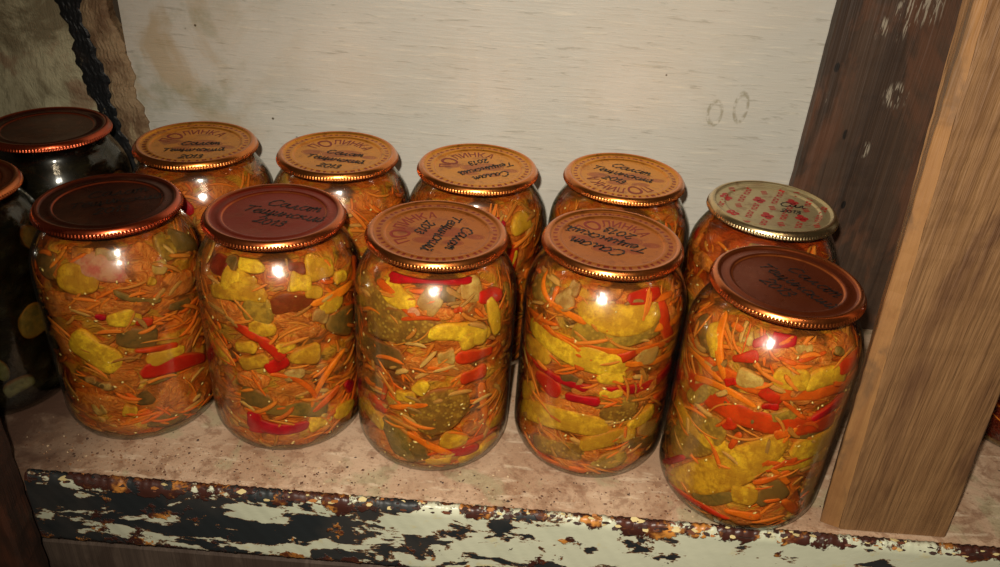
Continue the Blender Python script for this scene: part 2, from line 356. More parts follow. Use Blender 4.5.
# kind, angle round the jar (mrad) and height (0.1 mm) of both ends, width (0.1 mm), bend
PIECES = {
 'F1': '''Y -1886 1287 -1377 1288 146 0; P -1664 1374 -1049 1285 106 0.1; N -1358 1425 -1088 1417 53 0; O -495 1388 -252 1371 124 0; N -688 1300 -501 1281 68 0; Y -781 1232 -699 1212 41 0; D -1171 1205 -683 1081 34 -0.1; D -570 997 -239 940 57 0; R -1462 1040 -1347 1031 34 0; R -1019 969 -832 947 48 0; Y -1332 1009 -958 1012 82 0; D -2538 1328 -1970 1323 108 0; D -219 1403 313 1241 100 0; A -607 1138 -114 1087 127 0; A -958 1276 -579 1401 135 0; A -2272 985 -1401 1076 123 0.15; A -1379 1132 -819 1063 82 -0.1; A -1716 1428 -1413 1446 66 0; D -1267 875 -818 818 122 0; R -1075 763 -582 712 35 0; Y -963 671 -479 653 84 0; R -1039 583 -156 463 100 0.1; D -1017 502 -653 504 49 0; Y -1857 851 -1338 671 162 0; A -1411 535 -1200 524 125 0; D -1923 555 -1452 489 42 0; N -1803 543 -1662 542 41 0; N -1623 506 -1471 504 42 0; Y -1392 313 -1230 288 71 0; N -1773 293 -1646 322 71 0; D -1166 411 -994 338 85 0; D -1119 176 -583 114 88 0; A -1818 150 -1281 136 72 0; A -1153 377 -525 338 129 0; A -2161 314 -1400 362 113 0; A -2259 787 -1957 732 96 0''',  # the wide D piece at upper left stands in for a dark shadow
 'F2': '''Y -1849 1444 -1475 1419 64 0; Y -2033 1322 -1818 1333 116 0; Y -1866 1372 -1574 1337 64 0; Y -2228 1205 -1474 1262 104 0.1; O -1683 1151 -1443 1148 156 0; B -1390 1188 -865 1169 104 0.1; B -1112 1421 -896 1396 45 0; Y -868 1393 -472 1351 118 0; Y -1119 1340 -871 1307 91 0; Y -946 1257 -738 1226 66 0; Y -757 1150 -432 1090 108 0; N -876 1086 -684 1035 80 0; Y -1682 1040 -1371 1021 79 0; R -1871 1033 -1436 922 60 0; D -659 986 -151 878 153 0; C -865 1169 -164 1163 54 0; R 223 1244 -96 1129 42 0; Y -489 1269 -282 1249 67 0; D -2091 1422 -1893 1410 64 0; A -2514 1080 -1799 1099 120 0; A -1309 1118 -839 951 93 0; B -2375 1383 -2048 1385 91 0; Y -2370 796 -2093 714 96 0; Y -1916 867 -1639 884 67 0; Y -1860 742 -1505 802 81 0; R -1552 946 -1310 814 67 0; R -1519 727 -1265 797 81 0; Y -1372 875 -1152 906 60 0; Y -1215 808 -831 799 109 0; A -1957 604 -1536 635 82 0; N -1310 664 -1059 686 68 0; D -1926 485 -1522 432 125 0.1; D -1582 382 -806 304 99 0.12; R -1776 364 -1754 203 113 0; R -1736 288 -1090 261 85 -0.1; A -1683 157 -1201 209 72 0; Y -653 247 -268 220 89 0; Y -1040 237 -784 232 87 0; N -866 294 -738 229 36 0; N -2718 47 -2198 194 52 0; C -1478 682 -959 451 35 0.2; C -965 404 -444 703 35 0.15; A -2709 479 -2056 378 129 0; A -1485 497 -949 529 111 0; C -971 356 -591 460 43 0; A -2395 30 -1434 80 74 0; R -437 445 -302 368 73 0; R -2708 233 -2714 122 60 0''',
 'F3': '''R -2152 1436 -944 1441 89 0.08; O -2923 1243 -2061 1238 197 0; Y -2236 1382 -1753 1310 101 0; C -2352 1374 -1715 1244 45 0.1; P -1825 1293 -1668 1260 63 0; D -1376 1402 -1193 1368 76 0; N -1094 1402 -786 1384 102 0; A -1080 1371 -862 1261 102 0; R -856 1340 -466 1299 78 0; Y -709 1308 -580 1055 72 0; R -1130 1301 -1233 1297 32 0; O -2461 1073 -1425 1154 175 0.08; Y -1518 1146 -797 1068 114 0.1; Y -1132 1069 -735 1090 91 0; D -2920 851 -1914 918 149 0; R -1174 960 -676 933 79 0; D -1139 1194 -807 1147 32 0; O -264 1305 -7 949 110 0; C -1863 1217 -1428 1243 25 0.1; A -1834 923 -1320 926 65 0; N -1418 972 -1225 978 78 0; N -1646 1388 -1430 1311 113 0; A -1622 1286 -1236 1275 50 0; C -2569 1120 -2142 1185 18 0.2; A -1782 883 -948 802 73 0.12; C -1536 903 -1294 886 29 0; R -1112 796 -763 809 94 0; Y -1946 649 -1705 654 74 0; Y -1680 702 -1557 785 73 0; C -2168 569 -2096 710 34 0; C -2038 538 -1554 619 34 0; R -2471 495 -2137 483 70 0; O -1703 452 -1047 651 245 0; Y -2616 379 -2179 343 99 0; D -2073 419 -1797 96 141 0; C -1782 362 -1233 210 42 0; D -1702 290 -1598 123 112 0; R -1339 218 -822 186 64 0; Y -1344 334 -1017 279 98 0; Y -1544 147 -1225 134 64 0; Y -1079 111 -719 114 86 0; Y -764 129 -357 151 73 0; Y -619 329 -3 240 66 0; C -816 700 -709 404 55 0; D -440 386 -2 274 44 0; D -2796 540 -2236 659 112 0; A -2923 30 -2183 243 88 0; C -1467 204 -458 225 31 0.1; A -1027 395 -694 301 70 0; A -637 686 -143 444 99 0; R 1 289 -275 276 30 0''',
 'F4': '''O -2995 1288 -2495 1334 147 0; N -2284 1316 -2193 1355 103 0; N -2234 1414 -2096 1411 64 0; D -2649 1362 -2445 1356 79 0; C -2760 1413 -2113 1333 33 -0.25; C 3121 1196 -2193 1157 40 0.1; C 3121 1033 -2211 1271 54 0; C -2415 1385 -2408 1267 29 0; Y -1976 1341 -909 1322 147 -0.08; O -1997 1141 -882 1197 182 0.1; Y -2761 1013 -1366 957 134 0.05; C -1919 1026 -1869 918 59 0; R -1348 1411 -834 1420 64 0; C -1041 1397 -593 1378 39 0; R -844 1369 -611 1070 92 -0.1; R -1433 1023 -1194 1070 65 0; N -1179 1026 -871 1011 105 0; Y -2852 863 -2321 909 110 0; R 3125 741 -2435 786 71 0; A -1810 1460 -1447 1460 75 0; C 3120 1003 -2569 1101 41 0; C -2899 1101 -2285 1163 35 0; A -689 1291 -365 1033 80 0; R -2501 724 -2114 695 110 0; R -2000 689 -1594 698 61 0; Y -2824 466 -2559 610 86 0; Y -2831 296 -1461 467 143 0.14; A -2611 447 -1568 591 84 0.1; Y -1585 759 -1311 767 47 0; D -2116 831 -1872 819 67 0; O -1511 562 -1059 672 150 0; Y -1111 475 -713 536 84 0; Y -1709 323 -1028 413 98 0.08; O -2443 191 -1698 274 128 0; R 3125 179 -2256 129 60 0.12; D -1128 347 -243 183 87 0; O -1542 165 -1088 224 113 0; N -896 420 -240 265 87 0; C -2389 30 -1658 89 58 0.1; R -762 629 -238 563 71 0; A -1087 753 -750 766 109 0; A -1930 734 -1523 807 53 0; A -1683 209 -1490 270 84 0; Y -1638 875 -1296 893 79 0''',
 'F5': '''D -3052 1319 -2656 1208 104 0; Y -2749 1364 -2517 1209 77 0; C -2690 1428 -2345 1122 51 0; C 2891 1149 -3102 1130 82 0; C -3132 1075 -2382 1082 40 0.1; D 2887 957 -2493 1062 67 0.1; R 2892 796 -2718 940 124 0; N -2246 1401 -2157 1373 49 0; R -2134 1377 -1983 1416 49 0; R -1915 1433 -1625 1451 85 0; R -2290 1257 -2040 1327 56 0; A -1895 1366 -1448 1370 73 0; A -1582 1396 -1105 1347 73 0; Y -1791 1210 -1407 1217 110 0.1; Y -1402 1205 -876 1215 111 0.1; R -2303 1091 -2191 1129 51 0; R -1888 1130 -1661 1073 75 0; R -1840 1024 -1670 1044 38 0; R -1210 956 -738 1031 64 0; R -979 1270 -473 1254 113 0; D -1023 1380 -880 1354 37 0; N -2183 1166 -1905 1169 87 0; O -2811 799 -2402 1004 80 0; O -1740 950 -1438 996 76 0; Y 3003 518 -3021 654 71 0; C -2699 977 -1946 1005 39 0.15; C -1822 1411 -1629 1460 24 0; C -1546 1349 -1221 1384 24 0; C -1787 1346 -1589 1327 27 0; N -1608 1395 -1394 1407 36 0; C -1618 1077 -1321 964 28 0; A -2238 1009 -1813 1013 63 0; A -1600 1134 -1301 1106 74 0; C -2332 1418 -2505 1419 37 0; O -2977 363 -2239 776 195 0; Y -2878 106 -1542 792 174 -0.04; C -2062 669 -1992 794 40 0; O -1820 887 -1423 945 103 0; Y -1325 713 -658 743 147 0; R -1176 929 -913 932 39 0; C -1609 835 -1483 870 65 0; C -1807 642 -1459 622 40 0; C -1583 571 -1270 662 40 0; C -1681 465 -1319 554 34 0; C -1542 589 -1273 469 34 0; C -1408 622 -1011 642 29 0; C -1690 594 -1538 684 29 0; D -2351 158 -1888 316 98 0; Y -1849 341 -1663 367 123 0; D -1586 306 -1312 439 150 0; R -2883 30 -1909 109 51 0.12; R -3066 147 -2643 387 44 0; C -1913 191 -1507 189 56 0; O -900 404 -492 118 127 0; C -1245 315 -959 178 56 0; A -1445 170 -998 146 70 0; C -1400 900 -1100 859 23 0.3; C -1494 794 -1400 900 21 0; A -1168 587 -757 448 82 0; R -2192 790 -2095 862 66 0''',
}

# ---------------------------------------------------------------- the jar's measures
PROF = [(0,.0380),(.001,.0420),(.004,.0465),(.010,.0500),(.018,.0515),(.060,.0515),(.110,.0515),(.118,.0512),(.128,.0497),(.136,.0464),(.142,.0428),(.146,.0408),(.150,.0400),(.157,.0400)]
def smooth_profile(pts, sub=4):
    out = []
    for i in range(len(pts)-1):
        p0 = pts[max(i-1, 0)]; p1 = pts[i]; p2 = pts[i+1]; p3 = pts[min(i+2, len(pts)-1)]
        for k in range(sub):
            t = k/sub; h = []
            for a in (0, 1):
                m1 = (p2[a]-p0[a])/2; m2 = (p3[a]-p1[a])/2; dd = abs(p2[a]-p1[a])
                m1 = max(-2*dd, min(2*dd, m1)); m2 = max(-2*dd, min(2*dd, m2))
                h.append((2*t**3-3*t*t+1)*p1[a]+(t**3-2*t*t+t)*m1+(-2*t**3+3*t*t)*p2[a]+(t**3-t*t)*m2)
            out.append(tuple(h))
    out.append(pts[-1]); return out
SP = smooth_profile(PROF)
def Rz(z):
    if z <= SP[0][0]: return SP[0][1]
    for i in range(len(SP)-1):
        if z <= SP[i+1][0]:
            t = (z-SP[i][0])/max(SP[i+1][0]-SP[i][0], 1e-9)
            return SP[i][1]+(SP[i+1][1]-SP[i][1])*t
    return SP[-1][1]
TAB = [(Rz(i*.0005), 0) for i in range(320)]
def surf(z):
    z = max(.0008, min(.150, z)); i = z/.0005; k = int(i); r = TAB[k][0]+(TAB[k+1][0]-TAB[k][0])*(i-k)
    a = max(k-2, 0); b = min(k+3, 318); dr = (TAB[b][0]-TAB[a][0])/((b-a)*.0005)
    l = math.hypot(1, dr); return r, 1/l, -dr/l
def P(th, z, d):
    """point at angle th, height z, depth d inside the jar's outer surface"""
    zc = max(.002, min(.146, z)); r, nr, nz = surf(zc)
    rr = r-d*nr; zz = zc-d*nz
    if z < .002: rr -= (.002-z)
    return (rr*math.cos(th), rr*math.sin(th), max(zz, .0032))

def lathe(prof, seg, mod=None):
    vs, fs = [], []
    for (r, z) in prof:
        for i in range(seg):
            a = 2*PI*i/seg; q = r+(mod(r, z, a) if mod else 0)
            vs.append((q*math.cos(a), q*math.sin(a), z))
    n = len(prof)
    for j in range(n-1):
        for i in range(seg):
            k = (i+1) % seg
            fs.append((j*seg+i, j*seg+k, (j+1)*seg+k, (j+1)*seg+i))
    return vs, fs

def glass_mesh():
    outer = [(r, z) for z, r in SP]
    lip = [(.0400, .1574), (.0392, .1578), (.0384, .1574)]
    inner = [(r-.0008, max(z, .0030)) for z, r in reversed(SP)]
    prof = [(.0005, .0026), (.022, .0022), (.034, .0008)]+outer+lip+inner+[(.030, .0040), (.0005, .0046)]
    vs, fs = lathe(prof, 96)
    return mesh('glass', vs, fs)
GLASS = glass_mesh(); GLASS.materials.append(M['glass'])
def brine_mesh():
    prof = [(.0005, .0050), (.030, .0045)]+[(r-.0010, max(z, .0034)) for z, r in SP if .0009 < z < .1455]+[(.0385, .1462), (.0005, .1462)]
    vs, fs = lathe(prof, 64)
    n = len(prof); c0 = len(vs)
    fs += [tuple(reversed(range(64))), tuple(range((n-1)*64, n*64))]
    return mesh('brine', vs, fs)

LIDP0 = [(0, .1562), (.010, .1562), (.020, .1562), (.0300, .1562), (.0312, .1564), (.0320, .1571), (.0328, .1574), (.0342, .1573), (.0352, .1571), (.0372, .1571),
        (.0382, .1574), (.0392, .1583), (.0403, .1587), (.0414, .1584), (.0422, .1575), (.0427, .1562), (.0430, .1550), (.0432, .1540), (.0434, .1530), (.0437, .1520), (.0436, .1512), (.0430, .1507), (.0420, .1508), (.0416, .1516)]
LIDP = LIDP0[:10]+[(.0381, .1573), (.0388, .1581), (.0397, .1586), (.0406, .1587), (.0415, .1583), (.0423, .1575), (.0429, .1565), (.0432, .1557), (.0434, .1550), (.0437, .1542), (.0436, .1536), (.0430, .1532), (.0420, .1533), (.0416, .1540)]
def lid_h(r):
    for (a, za), (b, zb) in zip(LIDP, LIDP[1:]):
        if r <= b: return za+(zb-za)*(r-a)/max(b-a, 1e-9)
    return .1585
def lid_mesh():
    def mod(r, z, a):
        if .1534 < z < .1559 and r > .042:
            s = math.sin(a*128); return .00030*(max(0, s)**.6 if s > 0 else -.4*abs(s)**.6)
        return 0
    p = [(max(r, .0002), z) for r, z in LIDP]
    q = []
    for (a, b) in zip(p, p[1:]):
        q.append(a)
        if a[0] < .0285: continue
        q.append(((a[0]+b[0])/2, (a[1]+b[1])/2))
    q.append(p[-1])
    vs, fs = lathe(q, 880, mod)
    return mesh('lid', vs, fs)
LID = lid_mesh()
LIDS = {}
def lid_for(key):
    if key not in LIDS:
        m = LID.copy(); m.materials.append(M[key]); LIDS[key] = m
    return LIDS[key]

# ---------------------------------------------------------------- vegetables
def lens(A, B, w, bend=0, d0=.0021, th=.0042, power=2.6, seg=18, ring=16, jit=.10, twist=0):
    """a cut piece lying against the inside of the glass between two (angle, height) points"""
    (ta, za), (tb, zb) = A, B
    R0 = .0495
    du, dz = (tb-ta)*R0, zb-za
    L = math.hypot(du, dz) or 1e-6
    if L < w*.9:   # rounder than long: stretch a little so the piece keeps its width
        k = w*.9/L; cu = (ta+tb)/2; cz = (za+zb)/2
        ta, tb = cu-(cu-ta)*k, cu+(tb-cu)*k; za, zb = cz-(cz-za)*k, cz+(zb-cz)*k
        du, dz = (tb-ta)*R0, zb-za; L = math.hypot(du, dz) or 1e-6
    ext = .08
    nu, nz = -dz/L, du/L
    if 3 < power < 6: power = random.uniform(3, 9)
    skew = random.uniform(-.5, .5) if power > 3 else 0
    ph = [random.uniform(0, 6.28) for _ in range(4)]
    vs, ed, rm = [], [], []
    for i in range(seg+1):
        s = i/seg; e = abs(2*s-1)
        tp = max(0, 1-e**power)**.5
        c = s*(1+2*ext)-ext
        bw = bend*L*(1-(2*s-1)**2)
        wob = 1+skew*(s-.5)+jit*(math.sin(4*s+ph[0])+.5*math.sin(9*s+ph[1]))
        for k in range(ring):
            f = 2*PI*k/ring
            cf = math.copysign(abs(math.cos(f))**.8, math.cos(f)); sf = math.copysign(abs(math.sin(f))**.45, math.sin(f))
            q = w/2*cf*tp*wob*(1+jit*.5*math.sin(3*f+ph[2]+4*s))+bw
            dep = d0+th/2*(1-sf*min(1, tp*1.3))+.0004*math.sin(7*s+ph[3]+f)*tp
            tt = ta+(c*du+nu*q)/R0; zz = za+c*dz+nz*q
            vs.append(P(tt, zz, max(dep, .00115)))
            ed.append(max(0, -cf)*(1-.35*max(0, sf))); rm.append(max(abs(cf)**1.5, e**4))
    fs = []
    for i in range(seg):
        for k in range(ring):
            l = (k+1) % ring
            fs.append((i*ring+k, i*ring+l, (i+1)*ring+l, (i+1)*ring+k))
    fs.append(tuple(range(ring))); fs.append(tuple(reversed(range(seg*ring, (seg+1)*ring))))
    return vs, fs, ed, rm

KIND = {'Y': ('yellow_cucumber_piece', 'Y', 4, .0046), 'O': ('olive_cucumber_slice', 'O', 2.6, .0042), 'D': ('dark_cucumber_piece', 'D', 3.5, .0046),  # D is dark cucumber, and also shade modelled as a piece
        'R': ('red_pepper_strip', 'R', 6, .0030), 'B': ('brown_pepper_strip', 'B', 4, .0036), 'N': ('onion_piece', 'N', 4, .0034),
        'P': ('purple_onion_piece', 'P', 3, .0030), 'A': ('orange_carrot_piece', 'A', 3, .0036), 'C': ('carrot_strip', 'C', 5, .0022), 'G': ('whole_cucumber', 'G', 3, .012)}
DEPTH = {'C': .0012, 'R': .0013, 'Y': .0013, 'N': .0016, 'P': .0015, 'O': .0019, 'D': .0021, 'B': .0020, 'A': .0022, 'G': .0015}

def piece(kind, v, parent):
    ta, za, tb, zb, w = v[0]/1000, v[1]/1e4, v[2]/1000, v[3]/1e4, v[4]/1e4
    name, mk, pw, th = KIND[kind]
    w *= {'A': 1.5, 'C': 1.1, 'R': 1.15}.get(kind, 1.3)
    th = min(th, w*.9)
    vs, fs, ed, rm = lens((ta, za), (tb, zb), w, v[5], DEPTH[kind]+random.uniform(-.0002, .0003), th, pw, ring=12 if kind in 'CR' else 20)
    return obj(name, mesh(name, vs, fs, attrs={'edge': ed, 'rim': rm}), M[mk], parent)

def shreds(n, rng, lo=.004, hi=.140, wid=(.0012, .0034), leng=(.008, .026), dep=(.0013, .0052), tilt=.28):
    """grated strands that flow together in bundles round the inside of the jar"""
    ph = [rng.uniform(0, 6.28) for _ in range(6)]
    def flow(t, z): return .75*math.sin(3*t+55*z+ph[0])+.5*math.sin(5*t-90*z+ph[1])+.45*math.sin(2*t+150*z+ph[2])
    def thick(t, z): return math.sin(4*t+80*z+ph[3])+math.sin(7*t-130*z+ph[4])
    vs, fs, tn = [], [], []
    done = 0
    while done < n:
        t0 = rng.uniform(-PI, PI); z0 = rng.uniform(lo, hi)
        if rng.random() > .55+.3*thick(t0, z0): continue
        done += 1
        L = rng.uniform(*leng); an = flow(t0, z0)*.8+rng.gauss(0, tilt)
        cur = rng.uniform(-.5, .5); w = rng.uniform(*wid); d = rng.uniform(*dep); dd = rng.uniform(-.0008, .0008)
        tint = min(1, max(0, .5+.28*math.sin(2*t0+70*z0+ph[5])+rng.gauss(0, .22))); base = len(vs); seg = 8; u, z = -L/2*math.cos(an), -L/2*math.sin(an)
        for i in range(seg+1):
            s = i/seg; a = an+cur*(s-.5)*2
            if i: u += L/seg*math.cos(a); z += L/seg*math.sin(a)
            tp = (1-abs(2*s-1)**4)**.5 if 0 < i < seg else .15
            hw = w/2*tp; nu, nz = -math.sin(a), math.cos(a)
            for (q, h) in ((-1, 0), (-.5, -.42), (.5, -.42), (1, 0), (0, .6)):
                vs.append(P(t0+(u+nu*q*hw)/.05, z0+z+nz*q*hw, max(.00112, d+dd*(2*s-1)+h*hw)))
                tn.append(tint)
        for i in range(seg):
            for k in range(5):
                l = (k+1) % 5; fs.append((base+i*5+k, base+i*5+l, base+i*5+5+l, base+i*5+5+k))
        fs.append(tuple(base+k for k in range(5))); fs.append(tuple(base+seg*5+4-k for k in range(5)))
    return vs, fs, tn

def core(seed):
    rng = random.Random(seed); ph = [rng.uniform(0, 6.28) for _ in range(6)]
    prof = []
    zs = [.0052, .0056, .008, .012]+[.016+i*.004 for i in range(30)]+[.138, .141]
    def mod(r, z, a):
        if r < .01: return 0
        return .0013*(math.sin(7*a+ph[0]+140*z)+math.sin(13*a-260*z+ph[1])+math.sin(4*a+420*z+ph[2]))*.7
    for z in zs:
        rr = surf(z)[0]-(.0048 if z > .02 else .0034)
        prof.append((min(rr, .0425+.5*max(z-.0052, 0)) if z < .012 else rr, z))
    prof = [(.0005, .0050)]+prof+[(.025, .1425), (.0005, .1430)]
    vs, fs = lathe(prof, 80, mod)
    return mesh('vegetable_mix', vs, fs)

# ---------------------------------------------------------------- writing
def catmull(pts, sub=5):
    out = []
    for i in range(len(pts)-1):
        p0 = pts[max(i-1, 0)]; p1 = pts[i]; p2 = pts[i+1]; p3 = pts[min(i+2, len(pts)-1)]
        for k in range(sub):
            t = k/sub
            out.append(tuple(.5*((2*p1[a])+(-p0[a]+p2[a])*t+(2*p0[a]-5*p1[a]+4*p2[a]-p3[a])*t*t+(-p0[a]+3*p1[a]-3*p2[a]+p3[a])*t**3) for a in (0, 1)))
    out.append(pts[-1]); return out
HW = {  # hand-drawn strokes of each letter (width, strokes)
 'С': (1.1, [[(.95,1.2),(.6,1.5),(.2,1.2),(0,.6),(.2,.05),(.6,0),(1,.3)]]),
 'Т': (1.1, [[(0,1.35),(1.1,1.5)], [(.6,1.45),(.5,.7),(.4,0)]]),
 'а': (.95, [[(.7,.85),(.3,1),(0,.5),(.25,0),(.6,.3),(.72,.95),(.7,.3),(.85,0),(1.05,.2)]]),
 'л': (.9, [[(0,.1),(.15,.1),(.45,1),(.55,.2),(.7,0),(.95,.2)]]),
 'т': (1.0, [[(0,.9),(.06,0)], [(.06,.6),(.25,1),(.36,.8),(.38,0)], [(.38,.6),(.58,1),(.7,.7),(.75,.05),(1,.2)]]),
 'е': (.75, [[(0,.45),(.5,.6),(.45,1),(.15,.9),(0,.4),(.3,0),(.8,.2)]]),
 'щ': (1.25, [[(0,1),(.02,.2),(.3,.1),(.42,1)], [(.42,1),(.45,.2),(.7,.1),(.85,1),(.88,.1),(.95,-.35),(.85,-.3),(1.0,0),(1.25,.2)]]),
 'и': (.85, [[(0,1),(.02,.2),(.25,0),(.52,1),(.55,.2),(.65,0),(.85,.2)]]),
 'й': (.85, [[(0,1),(.02,.2),(.25,0),(.52,1),(.55,.2),(.65,0),(.85,.2)], [(.1,1.4),(.3,1.25),(.5,1.45)]]),
 'н': (.85, [[(0,1),(0,.5),(0,0)], [(0,.5),(.5,.55)], [(.52,1),(.5,.3),(.6,0),(.85,.2)]]),
 'с': (.75, [[(.6,.85),(.3,1),(0,.5),(.2,0),(.75,.2)]]),
 'к': (.85, [[(0,1),(0,0)], [(.5,1),(.05,.5),(.35,.3),(.55,0),(.85,.15)]]),
 '2': (.85, [[(0,1.1),(.3,1.45),(.6,1.1),(.3,.5),(0,.02),(.35,.1),(.75,0)]]),
 '0': (.85, [[(.35,1.4),(.05,1),(.05,.4),(.35,0),(.65,.4),(.62,1.05),(.35,1.4)]]),
 '1': (.55, [[(0,1),(.3,1.4),(.25,0)]]),
 '3': (.85, [[(.05,1.3),(.4,1.45),(.5,1.05),(.2,.8),(.6,.5),(.4,0),(0,.15)]]),
}
def write(lines, rot, cx, cy, size, seed, wd=.0014):
    """lines of marker pen handwriting laid on the lid's top"""
    rng = random.Random(seed); vs, fs = [], []
    ca, sa = math.cos(rot), math.sin(rot)
    for li, (txt, ox, oy, sc) in enumerate(lines):
        x = ox
        for ch in txt:
            if ch == ' ': x += .5*sc*size; continue
            w, strokes = HW[ch]; dy = rng.uniform(-.12, .12); k = rng.uniform(.88, 1.12)
            for st in strokes:
                pts = catmull([(px*k, (py+dy)*k) for px, py in st])
                pp = [(x+(px*1.25+.25*py)*sc*size, oy+py*sc*size) for px, py in pts]
                base = len(vs)
                for i, (px, py) in enumerate(pp):
                    a = pp[max(i-1, 0)]; b = pp[min(i+1, len(pp)-1)]
                    dx, dyy = b[0]-a[0], b[1]-a[1]; l = math.hypot(dx, dyy) or 1
                    h = wd/2*(.75+.35*math.sin(i*1.3+li))
                    for sg in (-1, 1):
                        qx, qy = px-dyy/l*h*sg, py+dx/l*h*sg
                        X = cx+ca*qx-sa*qy; Y = cy+sa*qx+ca*qy
                        vs.append((X, Y, lid_h(math.hypot(X, Y))+.00016))
                for i in range(len(pp)-1):
                    fs.append((base+2*i, base+2*i+1, base+2*i+3, base+2*i+2))
            x += w*1.25*sc*size*1.02
    return mesh('handwriting', vs, fs, False)

def font_mesh(txt, size, shear=0, sp=1.0):
    cu = bpy.data.curves.new('t', 'FONT'); cu.body = txt; cu.size = size; cu.resolution_u = 3; cu.offset = size*.012
    cu.shear = shear; cu.space_character = sp; cu.align_x = 'CENTER'
    o = bpy.data.objects.new('t', cu); COL.objects.link(o)
    bpy.context.view_layer.update()
    dg = bpy.context.evaluated_depsgraph_get(); me = o.evaluated_get(dg).to_mesh()
    vs = [tuple(v.co) for v in me.vertices]; fs = [tuple(p.vertices) for p in me.polygons]
    o.evaluated_get(dg).to_mesh_clear(); bpy.data.objects.remove(o); bpy.data.curves.remove(cu)
    return vs, fs
def brand_print():
    """the word ПОЛИНКА set on an arc, the second letter a large ring"""
    vs, fs = [], []
    R0 = .0180
    x = -.0225
    for i, ch in enumerate('ПОЛИНКА'):
        big = ch == 'О'; size = .0165 if big else .0112
        v, f = font_mesh(ch, size); v = [(q[0]*(.8 if big else .66), q[1], 0) for q in v]; xs = [q[0] for q in v]; w = max(xs)-min(xs); m = min(xs); b = len(vs)
        for q in v:
            a = (x+q[0]-m)/R0*.92; r = R0+q[1]*1.02+(-.0034 if big else 0)+.0018
            X, Y = r*math.sin(a), r*math.cos(a)
            vs.append((X, Y, lid_h(math.hypot(X, Y))+.00010))
        fs += [tuple(k+b for k in g) for g in f]; x += w+.0011
    return mesh('printed_lettering', vs, fs, False)
BRAND = brand_print(); BRAND.materials.append(M['print'])
def pattern_print():
    """rows of slanted little words, berries and bars on the silver lid"""
    vs, fs = [], []
    rng = random.Random(3)
    word = ([], [])
    for k in range(5):      # a stamped band of upright ticks, too small to read in the photograph
        a = (k-2)*.0021
        for (qx, qy, qw, qh) in ((-.0006, 0, .0007, .0036), (.0005, .0010*(-1)**k, .0011, .0010)):
            b = len(word[0]); word[0].extend([(a+qx-qw/2, qy-qh/2), (a+qx+qw/2, qy-qh/2), (a+qx+qw/2, qy+qh/2), (a+qx-qw/2, qy+qh/2)]); word[1].append((b, b+1, b+2, b+3))
    def put(v, f, cx, cy, rot, s=1):
        b = len(vs); ca, sa = math.cos(rot), math.sin(rot)
        for q in v:
            X = cx+s*(ca*q[0]-sa*q[1]); Y = cy+s*(sa*q[0]+ca*q[1]); R = math.hypot(X, Y)
            if R > .0405: X *= .0405/R; Y *= .0405/R; R = .0405
            vs.append((X, Y, lid_h(R)+.00010))
        fs.extend(tuple(k+b for k in g) for g in f)
    disc = ([(0, 0)]+[(math.cos(a*PI/6), math.sin(a*PI/6)) for a in range(12)], [(0, 1+i, 1+(i+1) % 12) for i in range(12)])
    for ix in range(-3, 4):
        for iy in range(-3, 4):
            cx, cy = ix*.0115+(.005 if iy % 2 else 0), iy*.0125
            if math.hypot(cx, cy) > .036: continue
            if (ix+iy) % 2: put(word[0], word[1], cx, cy, 1.15, 1.15)
            elif ix % 2:
                for (a, b2) in ((0, .0018), (-.0017, -.0009), (.0017, -.0009), (0, -.003)): put(disc[0], disc[1], cx+a*1.3, cy+b2*1.3, 0, .0023)
            else:
                for k in (-1, 0, 1): put([(-.0022, -.0006), (.0022, -.0006), (.0022, .0006), (-.0022, .0006)], [(0, 1, 2, 3)], cx, cy+k*.0022, .3)
    return mesh('printed_pattern', vs, fs, False)

# ---------------------------------------------------------------- jars
def auto_pieces(rng, kinds, n, parent, lo=.012, hi=.136, back_only=False, big=1.0):
    for _ in range(n):
        k = rng.choice(kinds)
        th = rng.uniform(.25, PI-.25) if back_only else rng.uniform(-PI, PI)
        z = rng.uniform(lo, hi); a = rng.gauss(0, .5)
        L = rng.uniform(.012, .030)*big; w = rng.uniform(.007, .014)*big
        if k in 'RC': w *= .55
        if k == 'O': L = w = rng.uniform(.014, .024)*big
        du, dz = L/2*math.cos(a), L/2*math.sin(a)
        piece(k, (int((th-du/.05)*1000), (z-dz)*1e4, int((th+du/.05)*1000), (z+dz)*1e4, w*1e4, rng.uniform(-.12, .12)), parent)

